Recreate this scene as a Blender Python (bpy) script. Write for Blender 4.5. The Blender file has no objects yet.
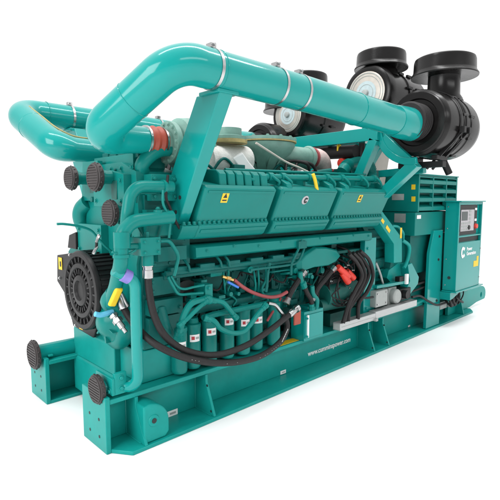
import bpy, bmesh, math, random
from mathutils import Vector as V, Matrix as M
random.seed(7)
PI = math.pi
scene = bpy.context.scene
col = scene.collection

# ------------------------------------------------------------------ camera
F = 470.0
CX = V((500, 50, 470)).normalized()
CY = V((-446.8, 50, 470)); CY = (CY - CX * CX.dot(CY)).normalized()
CZ = CX.cross(CY)
if CZ.y < 0: CZ = -CZ
def w(v): return V((CX.dot(v), CY.dot(v), CZ.dot(v)))
CAM = -w(V((-140, -204, 470)) * (3.1 / 470))
def P(px, py, **k):
    """measured point of the photograph on a plane x=, y= or z= (metres)"""
    a, val = list(k.items())[0]; i = 'xyz'.index(a)
    d = w(V((px - 250, 250 - py, F)))
    return CAM + d * ((val - CAM[i]) / d[i])
cd = bpy.data.cameras.new('camera'); cam = bpy.data.objects.new('camera', cd); col.objects.link(cam)
r_, u_, f_ = w(V((1, 0, 0))), w(V((0, 1, 0))), w(V((0, 0, 1)))
cam.matrix_world = M(((r_.x, u_.x, -f_.x, CAM.x), (r_.y, u_.y, -f_.y, CAM.y), (r_.z, u_.z, -f_.z, CAM.z), (0, 0, 0, 1)))
cd.sensor_width = 36; cd.lens = 36 * F / 500; cd.clip_end = 500; cd.clip_start = .05
scene.camera = cam

# ------------------------------------------------------------------ materials
def mat(name, base, rough=.4, metal=0., spec=.5, coat=0., var=.06, vscale=3., bump=0., bscale=120., rvar=.1, base2=None, stretch=None):
    m = bpy.data.materials.new(name); m.use_nodes = True
    nt = m.node_tree; n = nt.nodes; l = nt.links; b = n['Principled BSDF']
    tc = n.new('ShaderNodeTexCoord'); mp = n.new('ShaderNodeMapping'); l.new(tc.outputs['Object'], mp.inputs[0])
    if stretch: mp.inputs['Scale'].default_value = stretch
    nz = n.new('ShaderNodeTexNoise'); nz.inputs['Scale'].default_value = vscale; nz.inputs['Detail'].default_value = 5
    nz.inputs['Roughness'].default_value = .65
    l.new(mp.outputs[0], nz.inputs['Vector'])
    rp = n.new('ShaderNodeValToRGB'); rp.color_ramp.elements[0].position = .32; rp.color_ramp.elements[1].position = .7
    c2 = base2 or tuple(min(1, c * (1 + var)) for c in base)
    c1 = tuple(c * (1 - var) for c in base)
    rp.color_ramp.elements[0].color = (*c1, 1); rp.color_ramp.elements[1].color = (*c2, 1)
    l.new(nz.outputs['Fac'], rp.inputs[0]); l.new(rp.outputs[0], b.inputs['Base Color'])
    mr = n.new('ShaderNodeMapRange'); mr.inputs['To Min'].default_value = max(.03, rough - rvar); mr.inputs['To Max'].default_value = min(1, rough + rvar)
    l.new(nz.outputs['Fac'], mr.inputs['Value']); l.new(mr.outputs[0], b.inputs['Roughness'])
    b.inputs['Metallic'].default_value = metal; b.inputs['Specular IOR Level'].default_value = spec
    b.inputs['Coat Weight'].default_value = coat; b.inputs['Coat Roughness'].default_value = .08
    if bump:
        n2 = n.new('ShaderNodeTexNoise'); n2.inputs['Scale'].default_value = bscale; n2.inputs['Detail'].default_value = 3
        l.new(mp.outputs[0], n2.inputs['Vector'])
        bp = n.new('ShaderNodeBump'); bp.inputs['Strength'].default_value = bump; bp.inputs['Distance'].default_value = .004
        l.new(n2.outputs['Fac'], bp.inputs['Height']); l.new(bp.outputs[0], b.inputs['Normal'])
    return m
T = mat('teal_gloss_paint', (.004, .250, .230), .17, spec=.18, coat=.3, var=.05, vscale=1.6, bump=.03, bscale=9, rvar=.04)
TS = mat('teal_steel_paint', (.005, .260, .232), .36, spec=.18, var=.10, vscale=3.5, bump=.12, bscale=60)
TE = mat('teal_cast_paint_shaded', (.002, .114, .102), .42, spec=.2, var=.14, vscale=6, bump=.25, bscale=90)  # engine's own darker teal, with recess shade also put into the colour
TC = mat('teal_cover_paint', (.003, .180, .158), .34, spec=.2, var=.06, vscale=3, bump=.12, bscale=60)
TD = mat('teal_dark_paint', (.002, .095, .08), .5, var=.18, vscale=5, bump=.25, bscale=70)
BLK = mat('black_filter_plastic', (.007, .0065, .0065), .26, spec=.25, var=.15, vscale=4, bump=.1, bscale=120)
BPT = mat('black_guard_paint', (.010, .010, .0105), .42, spec=.25, var=.2, vscale=8, bump=.15)
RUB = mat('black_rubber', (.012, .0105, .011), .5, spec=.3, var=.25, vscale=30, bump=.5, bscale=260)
CAP = mat('brown_grey_cap_plastic', (.026, .020, .020), .55, var=.25, vscale=12, bump=.3, bscale=60)
DRK = mat('dark_recess_metal', (.012, .02, .02), .6, var=.3, vscale=8, bump=.3)
STL = mat('bright_steel', (.45, .45, .45), .24, metal=1, var=.08, vscale=20)
ALU = mat('brushed_aluminium', (.46, .47, .47), .42, metal=.55, var=.08, vscale=12, bump=.1, stretch=(1, 12, 12))
GRY = mat('grey_box_paint', (.33, .35, .34), .5, var=.1, vscale=8)
HEAT = mat('grey_green_heat_paint', (.17, .32, .27), .5, var=.22, vscale=5, bump=.3, bscale=40)
WRAP = mat('white_insulation_wrap', (.62, .61, .58), .85, var=.12, vscale=18, bump=1., bscale=55)
PNK = mat('pinkish_heat_wrap', (.62, .47, .45), .75, var=.14, vscale=12, bump=.6, bscale=50)
BEI = mat('beige_metal', (.52, .47, .42), .5, var=.08, vscale=5)
DISC = mat('pale_end_disc', (.50, .46, .41), .38, metal=.35, var=.1, vscale=9)
CARD = mat('pale_blue_label', (.46, .55, .57), .35, var=.08, vscale=25)
WHT = mat('white_label', (.8, .8, .8), .5, var=.03)
YEL = mat('yellow_sticker', (.75, .50, .015), .5, var=.08)
RED = mat('red_plastic', (.62, .035, .02), .4, var=.12, vscale=10)
ORG = mat('orange_red_silicone', (.34, .05, .025), .5, var=.15, vscale=10, bump=.2)
RHS = mat('red_hose_rubber', (.30, .05, .055), .5, var=.15, vscale=14)
BLU = mat('blue_valve_paint', (.03, .16, .55), .4)
PUR = mat('violet_silicone', (.20, .17, .50), .45, var=.15, vscale=14)
LBL = mat('light_blue_tape', (.10, .42, .62), .5)
BRS = mat('brass', (.70, .45, .16), .3, metal=1)
GSK = mat('tan_gasket', (.38, .30, .12), .7, var=.2, vscale=20)
SCR = mat('screen_glass', (.02, .035, .035), .12, var=.1)
KEY = mat('control_panel_grey', (.42, .40, .42), .45, var=.04)
NAVY = mat('label_print_red', (.45, .03, .04), .5)

# ------------------------------------------------------------------ mesh builder
def frame(d):
    d = d.normalized()
    a = V((0, 0, 1)) if abs(d.z) < .9 else V((1, 0, 0))
    u = d.cross(a).normalized(); return u, d.cross(u).normalized()
def fillet(pts, R, n=8):
    pts = [V(p) for p in pts]; out = [pts[0]]
    for i in range(1, len(pts) - 1):
        a, b, c = pts[i - 1], pts[i], pts[i + 1]
        r = R[i - 1] if isinstance(R, (list, tuple)) else R
        d1 = (a - b); d2 = (c - b); l1, l2 = d1.length, d2.length; d1 = d1 / l1; d2 = d2 / l2
        ang = d1.angle(d2)
        if ang > PI - .03: out.append(b); continue
        t = min(r / math.tan(ang / 2), l1 * .49, l2 * .49); rr = t * math.tan(ang / 2)
        bis = (d1 + d2).normalized(); cen = b + bis * (rr / math.sin(ang / 2))
        s = b + d1 * t - cen; e = b + d2 * t - cen
        arc = PI - ang
        for k in range(n + 1):
            f = k / n; out.append(cen + (s * math.sin((1 - f) * arc) + e * math.sin(f * arc)) / math.sin(arc))
    out.append(pts[-1]); return out
def smoothpath(pts, n=8):
    pts = [V(p) for p in pts]; q = [pts[0] * 2 - pts[1]] + pts + [pts[-1] * 2 - pts[-2]]; out = []
    for i in range(1, len(q) - 2):
        a, b, c, d = q[i - 1:i + 3]
        for k in range(n):
            t = k / n
            out.append(.5 * ((2 * b) + (c - a) * t + (2 * a - 5 * b + 4 * c - d) * t * t + (3 * b - a - 3 * c + d) * t ** 3))
    out.append(pts[-1]); return out
class MB:
    def __init__(s): s.bm = bmesh.new()
    def ngon(s, vs):
        try: return s.bm.faces.new(vs)
        except ValueError: return None
    def box(s, x0, x1, y0, y1, z0, z1):
        return s.hexa([(x0, y0, z0), (x1, y0, z0), (x1, y1, z0), (x0, y1, z0)], [(x0, y0, z1), (x1, y0, z1), (x1, y1, z1), (x0, y1, z1)])
    def hexa(s, lo, hi): return s.loft([lo, hi])
    def loft(s, rings, cap=True, closed=True):
        R = [[s.bm.verts.new(V(p)) for p in r] for r in rings]; n = len(R[0])
        for a, b in zip(R, R[1:]):
            for i in range(n if closed else n - 1):
                j = (i + 1) % n; s.ngon((a[i], a[j], b[j], b[i]))
        if cap: s.ngon(R[0][::-1]); s.ngon(R[-1])
        return s
    def prism(s, poly, d):
        d = V(d); return s.loft([[V(p) for p in poly], [V(p) + d for p in poly]])
    def prismx(s, yz, x0, x1): return s.loft([[(x0, y, z) for y, z in yz], [(x1, y, z) for y, z in yz]])
    def prismy(s, xz, y0, y1): return s.loft([[(x, y0, z) for x, z in xz], [(x, y1, z) for x, z in xz]])
    def prismz(s, xy, z0, z1): return s.loft([[(x, y, z0) for x, y in xy], [(x, y, z1) for x, y in xy]])
    def beam(s, a, b, wd, ht, up=(0, 0, 1)):
        a, b = V(a), V(b); d = (b - a).normalized(); u = d.cross(V(up)).normalized(); v = u.cross(d)
        c = [u * (wd / 2) * i + v * (ht / 2) * j for i, j in ((-1, -1), (1, -1), (1, 1), (-1, 1))]
        return s.loft([[a + q for q in c], [b + q for q in c]])
    def ring(s, c, d, r, n): u, v = frame(d); return [c + (u * math.cos(2 * PI * k / n) + v * math.sin(2 * PI * k / n)) * r for k in range(n)]
    def lathe(s, p, d, prof, n=32, cap=True):
        """prof = [(distance along axis, radius)...]"""
        p, d = V(p), V(d).normalized()
        return s.loft([s.ring(p + d * t, d, max(r, .0004), n) for t, r in prof], cap)
    def cyl(s, a, b, r, r2=None, n=20):
        a, b = V(a), V(b); return s.lathe(a, b - a, [(0, r), ((b - a).length, r if r2 is None else r2)], n)
    def tube(s, pts, r, n=12, cap=True):
        pts = [V(p) for p in pts]; rings = []; u = None
        for i, p in enumerate(pts):
            d = (pts[min(i + 1, len(pts) - 1)] - pts[max(i - 1, 0)]).normalized()
            if u is None: u, _ = frame(d)
            u = (u - d * u.dot(d)).normalized(); v = d.cross(u)
            rr = r[i] if isinstance(r, list) else r
            rings.append([p + (u * math.cos(2 * PI * k / n) + v * math.sin(2 * PI * k / n)) * rr for k in range(n)])
        return s.loft(rings, cap)
    def bolt(s, p, d, r=.014, h=.012):
        p, d = V(p), V(d).normalized(); s.lathe(p, d, [(-.002, r * 1.5), (h * .3, r * 1.5)], 12)
        return s.lathe(p, d, [(h * .3, r), (h, r), (h * 1.15, r * .8)], 6)
    def bolts(s, pts, d, r=.014, h=.012):
        for p in pts: s.bolt(p, d, r, h)
        return s
    def sphere(s, c, r, sc=(1, 1, 1), seg=16):
        m = M.Translation(V(c)) @ M.Diagonal((r * sc[0], r * sc[1], r * sc[2], 1))
        bmesh.ops.create_uvsphere(s.bm, u_segments=seg, v_segments=seg // 2 + 2, radius=1, matrix=m); return s
    def torus(s, c, d, R, r, n=32, m=10):
        c, d = V(c), V(d).normalized(); u, v = frame(d); rings = []
        for k in range(n):
            a = 2 * PI * k / n; e = u * math.cos(a) + v * math.sin(a)
            rings.append([c + e * R + (e * math.cos(2 * PI * j / m) + d * math.sin(2 * PI * j / m)) * r for j in range(m)])
        return s.loft(rings + [rings[0]], False)
    def pieces(s):
        """one builder per loose piece (islands that touch stay together)"""
        s.bm.verts.index_update(); vs = list(s.bm.verts); root = list(range(len(vs)))
        def find(i):
            while root[i] != i: root[i] = root[root[i]]; i = root[i]
            return i
        for e in s.bm.edges: root[find(e.verts[0].index)] = find(e.verts[1].index)
        comp = {}
        for v in vs: comp.setdefault(find(v.index), []).append(v)
        bb = [(k, [min(v.co[i] for v in c) - .002 for i in range(3)], [max(v.co[i] for v in c) + .002 for i in range(3)]) for k, c in comp.items()]
        for i in range(len(bb)):
            for j in range(i):
                if all(bb[i][1][a] <= bb[j][2][a] and bb[j][1][a] <= bb[i][2][a] for a in range(3)): root[find(bb[i][0])] = find(bb[j][0])
        groups = {}
        for f in s.bm.faces: groups.setdefault(find(f.verts[0].index), []).append(f)
        out = []
        for fs in groups.values():
            b = MB(); mp = {}
            for f in fs: b.ngon([mp[v.index] if v.index in mp else mp.setdefault(v.index, b.bm.verts.new(v.co)) for v in f.verts])
            out.append(b)
        return out
    def scatter(s, name, m, parent=None, bevel=0.): return [b.build(name, m, parent, bevel) for b in s.pieces()]
    def build(s, name, m, parent=None, bevel=0., seg=2, sharp=35, label=None):
        me = bpy.data.meshes.new(name)
        bmesh.ops.remove_doubles(s.bm, verts=s.bm.verts, dist=1e-5)
        bmesh.ops.recalc_face_normals(s.bm, faces=s.bm.faces)
        s.bm.to_mesh(me); s.bm.free(); me.materials.append(m)
        me.polygons.foreach_set('use_smooth', [True] * len(me.polygons)); me.set_sharp_from_angle(angle=math.radians(sharp))
        o = bpy.data.objects.new(name, me); col.objects.link(o)
        if parent: o.parent = parent
        if bevel:
            b = o.modifiers.new('bevel', 'BEVEL'); b.width = bevel; b.segments = seg; b.limit_method = 'ANGLE'; b.angle_limit = math.radians(40)
            b.harden_normals = False
        if label: o['label'] = label
        return o
def text(name, s, loc, right, up, size, m, parent, bold=.0, align='LEFT', squeeze=1.):
    c = bpy.data.curves.new(name, 'FONT'); c.body = s; c.size = size; c.extrude = .0012; c.offset = bold; c.align_x = align
    t = bpy.data.objects.new(name, c); col.objects.link(t)
    bpy.context.view_layer.update()
    me = bpy.data.meshes.new_from_object(t.evaluated_get(bpy.context.evaluated_depsgraph_get()))
    bpy.data.objects.remove(t)
    r = V(right).normalized(); u = V(up); u = (u - r * u.dot(r)).normalized(); n = r.cross(u); L = V(loc)
    for v in me.vertices: v.co = L + r * v.co.x * squeeze + u * v.co.y + n * (v.co.z + .0015)
    me.materials.clear(); me.materials.append(m); me.name = name
    o = bpy.data.objects.new(name, me); col.objects.link(o); o.parent = parent; return o
def plate(name, c, right, up, wd, ht, m, parent, t=.002, label=None):
    c, r, u = V(c), V(right).normalized(), V(up).normalized(); n = r.cross(u); b = MB()
    q = [c + r * wd / 2 * i + u * ht / 2 * j + n * .001 for i, j in ((-1, -1), (1, -1), (1, 1), (-1, 1))]
    return b.prism(q, n * t).build(name, m, parent, label=label)
XR, ZU, YF = V((1, 0, 0)), V((0, 0, 1)), V((0, 1, 0))
NEG_Y = V((0, -1, 0))

# ------------------------------------------------------------------ the thing
G = bpy.data.objects.new('generator_set', None); col.objects.link(G); G.location = (0, 0, 0); G.empty_display_size = .3
G['label'] = 'large teal diesel generator set on a teal steel skid standing on the white floor'
G['category'] = 'generator'

# ---- skid
def skid_beam(sgn):
    y = (lambda v: v) if sgn > 0 else (lambda v: 1.4 - v)
    b = MB()
    Y0 = lambda *a: [(p, y(q)) for p, q in a]
    b.prismz(Y0((.012, .0), (.10, -.125), (.16, -.125), (3.0, -.10), (5.75, -.075), (5.9, .02), (5.9, .35), (.012, .35)), .0, .026)     # bottom flange
    b.prismx([(y(.135), .026), (y(.165), .026), (y(.165), .33), (y(.135), .33)], .012, 5.95)      # web
    b.prismz(Y0((.012, .004), (5.85, .004), (5.85, .35), (.012, .35)), .33, .362)
    o = b.build('skid_beam', TS, G, .004)
    MB().prismx([(y(0), .001), (y(.35), .001), (y(.35), .383), (y(0), .383)], -.022, .012).build('end_plate', TS, o, .004)
    h = MB()
    for yy in (.1, .24):
        for zz in (.09, .21): h.lathe((-.0235, y(yy), zz), (1, 0, 0), [(0, .011), (.004, .011)], 14)
    h.scatter('bolt_hole', DRK, o)
    for x, top, bot in ((.195, .0, -.12), (.80, .0, -.10), (3.05, .0, -.09), (3.35, .0, -.09), (5.45, .0, -.06)):
        MB().prismx([(y(bot), .0265), (y(.134), .0265), (y(.134), .3295), (y(top), .3295), (y(top), .27)], x, x + .022).build('rib', TS, o, .002)
    for x in (.80, 3.05, 3.35):
        hh = MB(); hh.lathe((x - .0015, y(-.02), .25), (1, 0, 0), [(0, .01), (.002, .01)], 12); hh.lathe((x - .0015, y(-.065), .06), (1, 0, 0), [(0, .01), (.002, .01)], 12); hh.scatter('bolt_hole', DRK, o)
    wb = MB()
    for x in (.195, .80, 3.05, 3.35):
        for dx in (-.002, .024): wb.tube([(x + dx, y(.132), .03), (x + dx, y(.132), .327)], .0055, 6); wb.tube([(x + dx, y(.13), .0285), (x + dx, y(-.07), .0285)], .005, 6)
    wb.build('weld_bead', TS, o)
    # padeye with rounded shoulder
    pts = [(.20, .027), (.20, .285)] + [(.245 + .155 * math.sin(a), .14 + .155 * math.cos(a)) for a in [k * PI / 2 / 9 for k in range(0, 10)]] + [(.40, .06), (.37, .027)]
    lug = MB().prismy(pts, y(-.10), y(.06)).build('lifting_lug', TS, o, .012, 3)
    e = MB(); e.lathe((.275, y(-.1005), .175), (0, -sgn, 0), [(0, .042), (.006, .038)], 24); e.build('lug_boss', TS, lug)
    e = MB(); e.lathe((.275, y(-.107), .175), (0, -sgn, 0), [(0, .018), (.003, .018)], 20); e.build('lug_hole', DRK, lug)
    # tow eye beyond the rear
    c = V((6.40, 0, .165)); hole = [(c.x + .035 * math.cos(a), c.z + .045 * math.sin(a)) for a in [2 * PI * k / 20 for k in range(20)]]
    t = bmesh.new(); arc = [(6.40 + .19 * math.sin(a), .165 + .14 * math.cos(a)) for a in [k * PI / 10 for k in range(0, 8)]]
    outer = [(5.2, .03), (5.2, .30)] + arc + [(6.22, .07), (5.95, .03)]
    # ring the eye around its hole
    tm = MB()
    L1 = [tm.bm.verts.new((p[0], y(.06), p[1])) for p in outer]; L2 = [tm.bm.verts.new((p[0], y(.10), p[1])) for p in outer]
    H1 = [tm.bm.verts.new((p[0], y(.06), p[1])) for p in hole]; H2 = [tm.bm.verts.new((p[0], y(.10), p[1])) for p in hole]
    for A, H in ((L1, H1), (L2, H2)):
        ed = [tm.bm.edges.new((A[i], A[(i + 1) % len(A)])) for i in range(len(A))] + [tm.bm.edges.new((H[i], H[(i + 1) % len(H)])) for i in range(len(H))]
        bmesh.ops.triangle_fill(tm.bm, edges=ed, use_beauty=True)
    for A, B in ((L1, L2), (H1, H2)):
        for i in range(len(A)): tm.ngon((A[i], A[(i + 1) % len(A)], B[(i + 1) % len(A)], B[i]))
    t.free(); tm.build('tow_eye', TS, o)
    return o
NB = skid_beam(1); FB = skid_beam(-1)
text('website_lettering', 'www.cumminspower.com', (2.19, .1345, .118), XR, ZU, .074, WHT, NB, .0012, squeeze=.93)
for px, py, wd in ((172, 413, .10), (283, 372, .075), (409, 326, .05)):
    p = P(px, py, y=.134); plate('data_label', p, XR, ZU, wd, wd * .45, WHT, NB)
    plate('data_label_print', p + V((wd * .05, -.003, 0)), XR, ZU, wd * .55, wd * .16, GRY, NB, .0008)
MB().prismz([(1.66, .02), (2.02, .02), (2.02, .10), (1.66, .10)], .364, .367).build('yellow_strip', YEL, NB)
cm = MB()
for x in (.26, 1.5, 3.0, 4.4, 5.7): cm.box(x, x + .12, .36, 1.04, .05, .33)
cm.scatter('cross_member', TS, G, .004)
# front pedestal between the beams
pd = MB(); pd.prismy([(.255, .08), (.255, .58), (.33, .66), (.75, .66), (.75, .08)], .40, 1.13); pd.prismy([(.235, .06), (.235, .34), (.256, .36), (.256, .06)], .36, 1.10)
pd.box(.30, .7, .10, .40, .363, .60)
pd.build('front_pedestal', TS, G, .008)

# drain flanges and pipes
def cap_flange(parent, c, r, t=.03, m=CAP):
    b = MB(); b.lathe(c, (1, 0, 0), [(-.004, r * .86), (0, r * .93), (.004, r), (t, r), (t + .004, r * .95)], 28)
    for k in range(16):
        a = 2 * PI * k / 16; b.sphere(V(c) + V((t * .5, math.cos(a) * r, math.sin(a) * r * .985)), .008, seg=8)
    for k in range(-4, 5):
        hw = math.sqrt(max(0, (r * .84) ** 2 - (k * r * .18) ** 2)); b.box(c[0] - .009, c[0] - .003, c[1] - hw, c[1] + hw, c[2] + k * r * .18 - .006, c[2] + k * r * .18 + .006)
    b.torus(V(c) + V((-.004, 0, 0)), (1, 0, 0), r * .86, .006, 28, 6)
    return b.build('blanking_cap', m, parent)
dp = MB()
dp.tube(fillet([(.0, .115, .415), (.10, .08, .415), (.185, -.06, .425), (.185, -.06, 1.145), P(114, 270, y=-.05)], [.06, .09, .09], 9), .038, 20)
dp.lathe((.0, .115, .415), (1, 0, 0), [(.02, .045), (.06, .045)], 20)
o = dp.build('drain_pipe', T, G)
cap_flange(o, (-.035, .115, .415), .098)
b = MB(); b.prismx([(.0, .385), (.235, .385), (.235, .50), (.0, .50)], .03, .05); b.box(.0505, .135, .0, .03, .385, .53)
b.bolts([(.03, .03, .41), (.03, .2, .41)], (-1, 0, 0)); b.bolts([(.095, 0, .425), (.095, 0, .495)], NEG_Y)
b.scatter('pipe_bracket', TS, o, .003)
b = MB(); pv = P(114, 270, y=-.05); b.lathe(V((.185, -.06, 1.145)).lerp(pv, .45), pv - V((.185, -.06, 1.145)), [(-.03, .041), (-.027, .045), (.027, .045), (.03, .041)], 24); b.build('violet_hose_clamp', PUR, o)
b = MB(); b.tube(fillet([(-.03, 1.18, .40), (.45, 1.18, .40)], .05), .075, 22); o = b.build('drain_pipe', T, G)
cap_flange(o, (-.075, 1.18, .40), .12)
b = MB(); b.box(.02, .06, 1.08, 1.28, .384, .40); b.box(.36, .40, 1.02, 1.30, .363, .53); b.bolts([(.36, 1.06, .47), (.36, 1.06, .4)], (-1, 0, 0)); b.scatter('pipe_bracket', TS, o, .004)

# ---- engine block
eb = MB()
eb.prismx([(.30, .50), (.28, .80), (.22, .84), (.24, 1.10), (.26, 1.22), (.30, 1.40), (.34, 1.80), (.42, 1.86), (.98, 1.86), (1.06, 1.80), (1.10, 1.40), (1.14, 1.22), (1.16, 1.10), (1.18, .84), (1.12, .80), (1.10, .50), (.95, .38), (.45, .38)], .42, 3.12)
for k in range(9):
    x = .62 + k * .275
    eb.box(x, x + .05, .185, .24, .62, 1.16)
    eb.box(x + .075, x + .245, .20, .24, .87, 1.08)
    eb.bolts([(x + .09, .20, .885), (x + .23, .20, .885), (x + .09, .20, 1.065), (x + .23, .20, 1.065)], NEG_Y, .011, .014)
    eb.lathe((x + .16, .262, .70), NEG_Y, [(0, .085), (.03, .085), (.035, .075), (.05, .03)], 22)
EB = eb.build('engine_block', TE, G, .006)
b = MB()
for k in range(60):
    x = random.uniform(.7, 3.0); z = random.uniform(.66, 1.18); r = random.uniform(.008, .022)
    q = random.random()
    if q < .5: b.bolt((x, .19, z), NEG_Y, r * .8, .02)
    elif q < .8: b.cyl((x, .24, z), (x, .14, z), r)
    else: b.box(x, x + random.uniform(.03, .1), .15, .22, z, z + random.uniform(.02, .06))
for k in range(16):
    x = .75 + k * .14 + random.uniform(-.03, .03); z = random.uniform(.9, 1.15)
    b.tube(smoothpath([(x, .17, z), (x + .03, .13, z - .08), (x + random.uniform(-.05, .14), .13, z - .18), (x + random.uniform(0, .12), .18, z - .25)], 5), random.choice([.006, .008, .01]), 8)
b.scatter('engine_fitting', TE, EB)

b = MB()
for k in range(34):
    x = random.uniform(.66, 2.55); z = random.uniform(.88, 1.10); q = random.random()
    if q < .3: b.box(x, x + random.uniform(.04, .12), .03, .16, z, z + random.uniform(.015, .05))
    elif q < .55: b.cyl((x, .18, z), (x, random.uniform(.0, .08), z), random.uniform(.014, .03), n=14)
    elif q < .8: b.tube(smoothpath([(x, .12, z), (x + .05, .05, z + .01), (x + random.uniform(.12, .3), .05, z + random.uniform(-.02, .02)), (x + .34, .12, z - .03)], 5), random.choice([.007, .009, .012]), 8)
    else: b.tube(smoothpath([(x, .04, 1.12), (x + random.uniform(-.02, .02), .01, z + .05), (x + random.uniform(-.04, .04), .05, z - .06)], 5), .008, 8)
b.scatter('engine_fitting', TC, EB)
b = MB()
for k in range(10):
    x = .7 + k * .19; z = random.uniform(.92, 1.08); b.tube(smoothpath([(x, .10, z), (x + .07, .04, z - .03), (x + .15, .07, z + .02), (x + .22, .13, z - .02)], 5), .008, 8)
b.scatter('engine_wire', RUB, EB)

# rocker covers: one per three cylinders, both banks
def cover(x0, x1, mir, comb=0):
    y = (lambda v: 1.4 - v) if mir else (lambda v: v)
    s = -1 if not mir else 1
    def sec(d): return [(y(.34), 1.86), (y(.30), 1.865), (y(.0 + d), 1.80 - d), (y(-.165 + d), 1.772 - d), (y(-.1916 + d), 1.745), (y(-.078 + d), 1.51), (y(-.078 + d), 1.50), (y(-.10 + d), 1.492), (y(-.105 + d), 1.478), (y(-.052 + d), 1.40), (y(-.03 + d), 1.385), (y(.34), 1.385)]
    b = MB(); b.loft([[(x0, *p) for p in sec(.015)], [(x0 + .014, *p) for p in sec(0)], [(x1 - .014, *p) for p in sec(0)], [(x1, *p) for p in sec(.015)]])
    if x0 < .9: b.prismx([(y(.20), 1.49), (y(-.10), 1.491), (y(-.104), 1.478), (y(-.051), 1.401), (y(-.03), 1.387), (y(.20), 1.387)], .535, x0 + .004)
    o = b.build('rocker_cover', TC, G, .006)
    b = MB(); xl = .555 if x0 < .9 else x0 + .03; n = int((x1 - xl) / .042)
    for k in range(n):
        x = xl + (x1 - xl - .03) * k / (n - 1)
        b.lathe((x, y(-.088), 1.492), (0, 0, 1), [(0, .017), (.006, .017), (.007, .012), (.02, .012), (.024, .009)], 8)
    b.build('cover_bolt', TC, o)
    b = MB(); b.prismx([(y(-.0875), 1.455), (y(-.0935), 1.452), (y(-.078), 1.429), (y(-.072), 1.432)], x0 + .03, x1 - .03); b.prismx([(y(-.182), 1.733), (y(-.190), 1.731), (y(-.182), 1.714), (y(-.174), 1.716)], x0 + .03, x1 - .03); b.scatter('cover_rib', TC, o)
    b = MB()
    for k in range(comb): 
        x = x0 + .16 + k * .085
        b.prismx([(y(-.15), 1.765), (y(-.14), 1.855), (y(-.11), 1.885), (y(.08), 1.90), (y(.08), 1.77)], x, x + .07)
    if not comb:
        for x in (x0 + .08, x1 - .1): b.prismx([(y(-.18), 1.75), (y(-.165), 1.80), (y(-.08), 1.845), (y(.1), 1.86), (y(.1), 1.77)], x, x + .06)
    b.scatter('cover_lug', TC, o, .008)
    return o
CV = []
for x0, x1, cb in ((.672, 1.39, 6), (1.45, 2.20, 0), (2.262, 3.13, 0)):
    CV.append(cover(x0, x1, False, cb)); cover(x0, x1, True, cb)
nrm = V((0, -.900, -.435)); upv = V((0, -.435, .900))
def oncover(px, py): 
    p = P(px, py, y=-.12)
    for _ in range(4): p = P(px, py, y=-.078 - .087 * (p.z - 1.51) / .18)
    return p
for i, (px, py) in ((0, (225, 197)), (2, (360, 198))):
    c = oncover(px, py); plate('warning_sticker', c, XR, upv, .062, .088, YEL, CV[i])
    b = MB(); q = [c + nrm * .004 + XR * a + upv * d for a, d in ((-.018, -.005), (.018, -.005), (0, .03))]
    b.prism(q, nrm * .001); b.prism([c + nrm * .004 + XR * a + upv * d for a, d in ((-.02, -.03), (.02, -.03), (.02, -.02), (-.02, -.02))], nrm * .001); b.build('warning_symbol', DRK, CV[i])
def emblem(c, r, u, h, m, parent):
    """a fat rounded C with a wedge stroke inside"""
    c, r, u = V(c), V(r).normalized(), V(u).normalized(); n = r.cross(u); b = MB()
    def pr(pts): b.prism([c + r * a * h + u * d * h + n * .003 for a, d in pts], n * .0015)
    ou = [(.36 * math.cos(t) , .5 * math.sin(t)) for t in [math.radians(a) for a in range(52, 309, 16)]]
    inn = [(.17 * math.cos(t) + .03, .25 * math.sin(t)) for t in [math.radians(a) for a in range(52, 309, 16)]]
    for i in range(len(ou) - 1): pr([inn[i], ou[i], ou[i + 1], inn[i + 1]])
    pr([(.10, .20), (.33, .46), (.40, .30), (.22, .12)]); pr([(.10, -.20), (.22, -.10), (.42, -.28), (.30, -.46)])
    return b.build('maker_emblem', m, parent)
c = oncover(305, 200)
b = MB(); b.lathe(c - nrm * .004, nrm, [(0, .040), (.008, .040), (.010, .037)], 28); b.build('emblem_roundel', KEY, CV[1])
emblem(c + nrm * .0065, XR, upv, .052, BPT, CV[1])

# fuel rail along the cover tops
b = MB(); b.tube([(1.08, -.07, 1.845), (3.02, -.07, 1.885)], .026, 14); b.tube([(1.05, .05, 1.90), (3.0, .05, 1.93)], .014, 10)
for x in (1.12, 1.40, 1.55, 1.9, 2.15, 2.38, 2.7, 2.95):
    zc = 1.847 + (x - 1.08) * .0206
    b.lathe((x, -.07, zc), XR, [(0, .036), (.05, .036)], 14); b.tube(smoothpath([(x + .02, -.09, zc + .01), (x + .04, -.125, zc - .02), (x + .07, -.135, 1.81), (x + .08, -.10, 1.77)], 5), .012, 8)
    b.box(x - .03, x, -.05, .10, zc - .07, zc - .01)
b.build('fuel_rail', TC, G)

# water manifold rails under the covers
b = MB()
sec = [(.10, 1.335), (-.0, 1.335), (-.03, 1.318), (-.035, 1.25), (-.01, 1.235), (.10, 1.235)]
b.loft([[(.70, *p) for p in sec], [(3.03, *p) for p in sec]])
for k in range(9): b.bolt((.8 + k * .27, -.034, 1.29 + .02 * (k % 2)), NEG_Y, .009, .006)
b.build('water_manifold', TC, G, .012, 3)
b = MB(); b.box(.66, 3.0, .14, .26, 1.337, 1.384); b.box(.46, 1.92, .02, .14, 1.105, 1.155); b.tube([(.46, .01, 1.15), (1.9, .01, 1.15)], .02, 10); b.box(1.9, 3.1, .06, .2, 1.12, 1.15)
for k in range(6):
    x = .5 + k * .26; b.box(x, x + .14, -.005, .06, 1.14, 1.19)
for x in (.62, .92, 1.0): b.tube(smoothpath([(x, .03, 1.25), (x + .01, -.03, 1.2), (x + .03, -.02, 1.15)], 5), .011, 8)
b.build('lower_rail', TE, G, .006)
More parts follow.
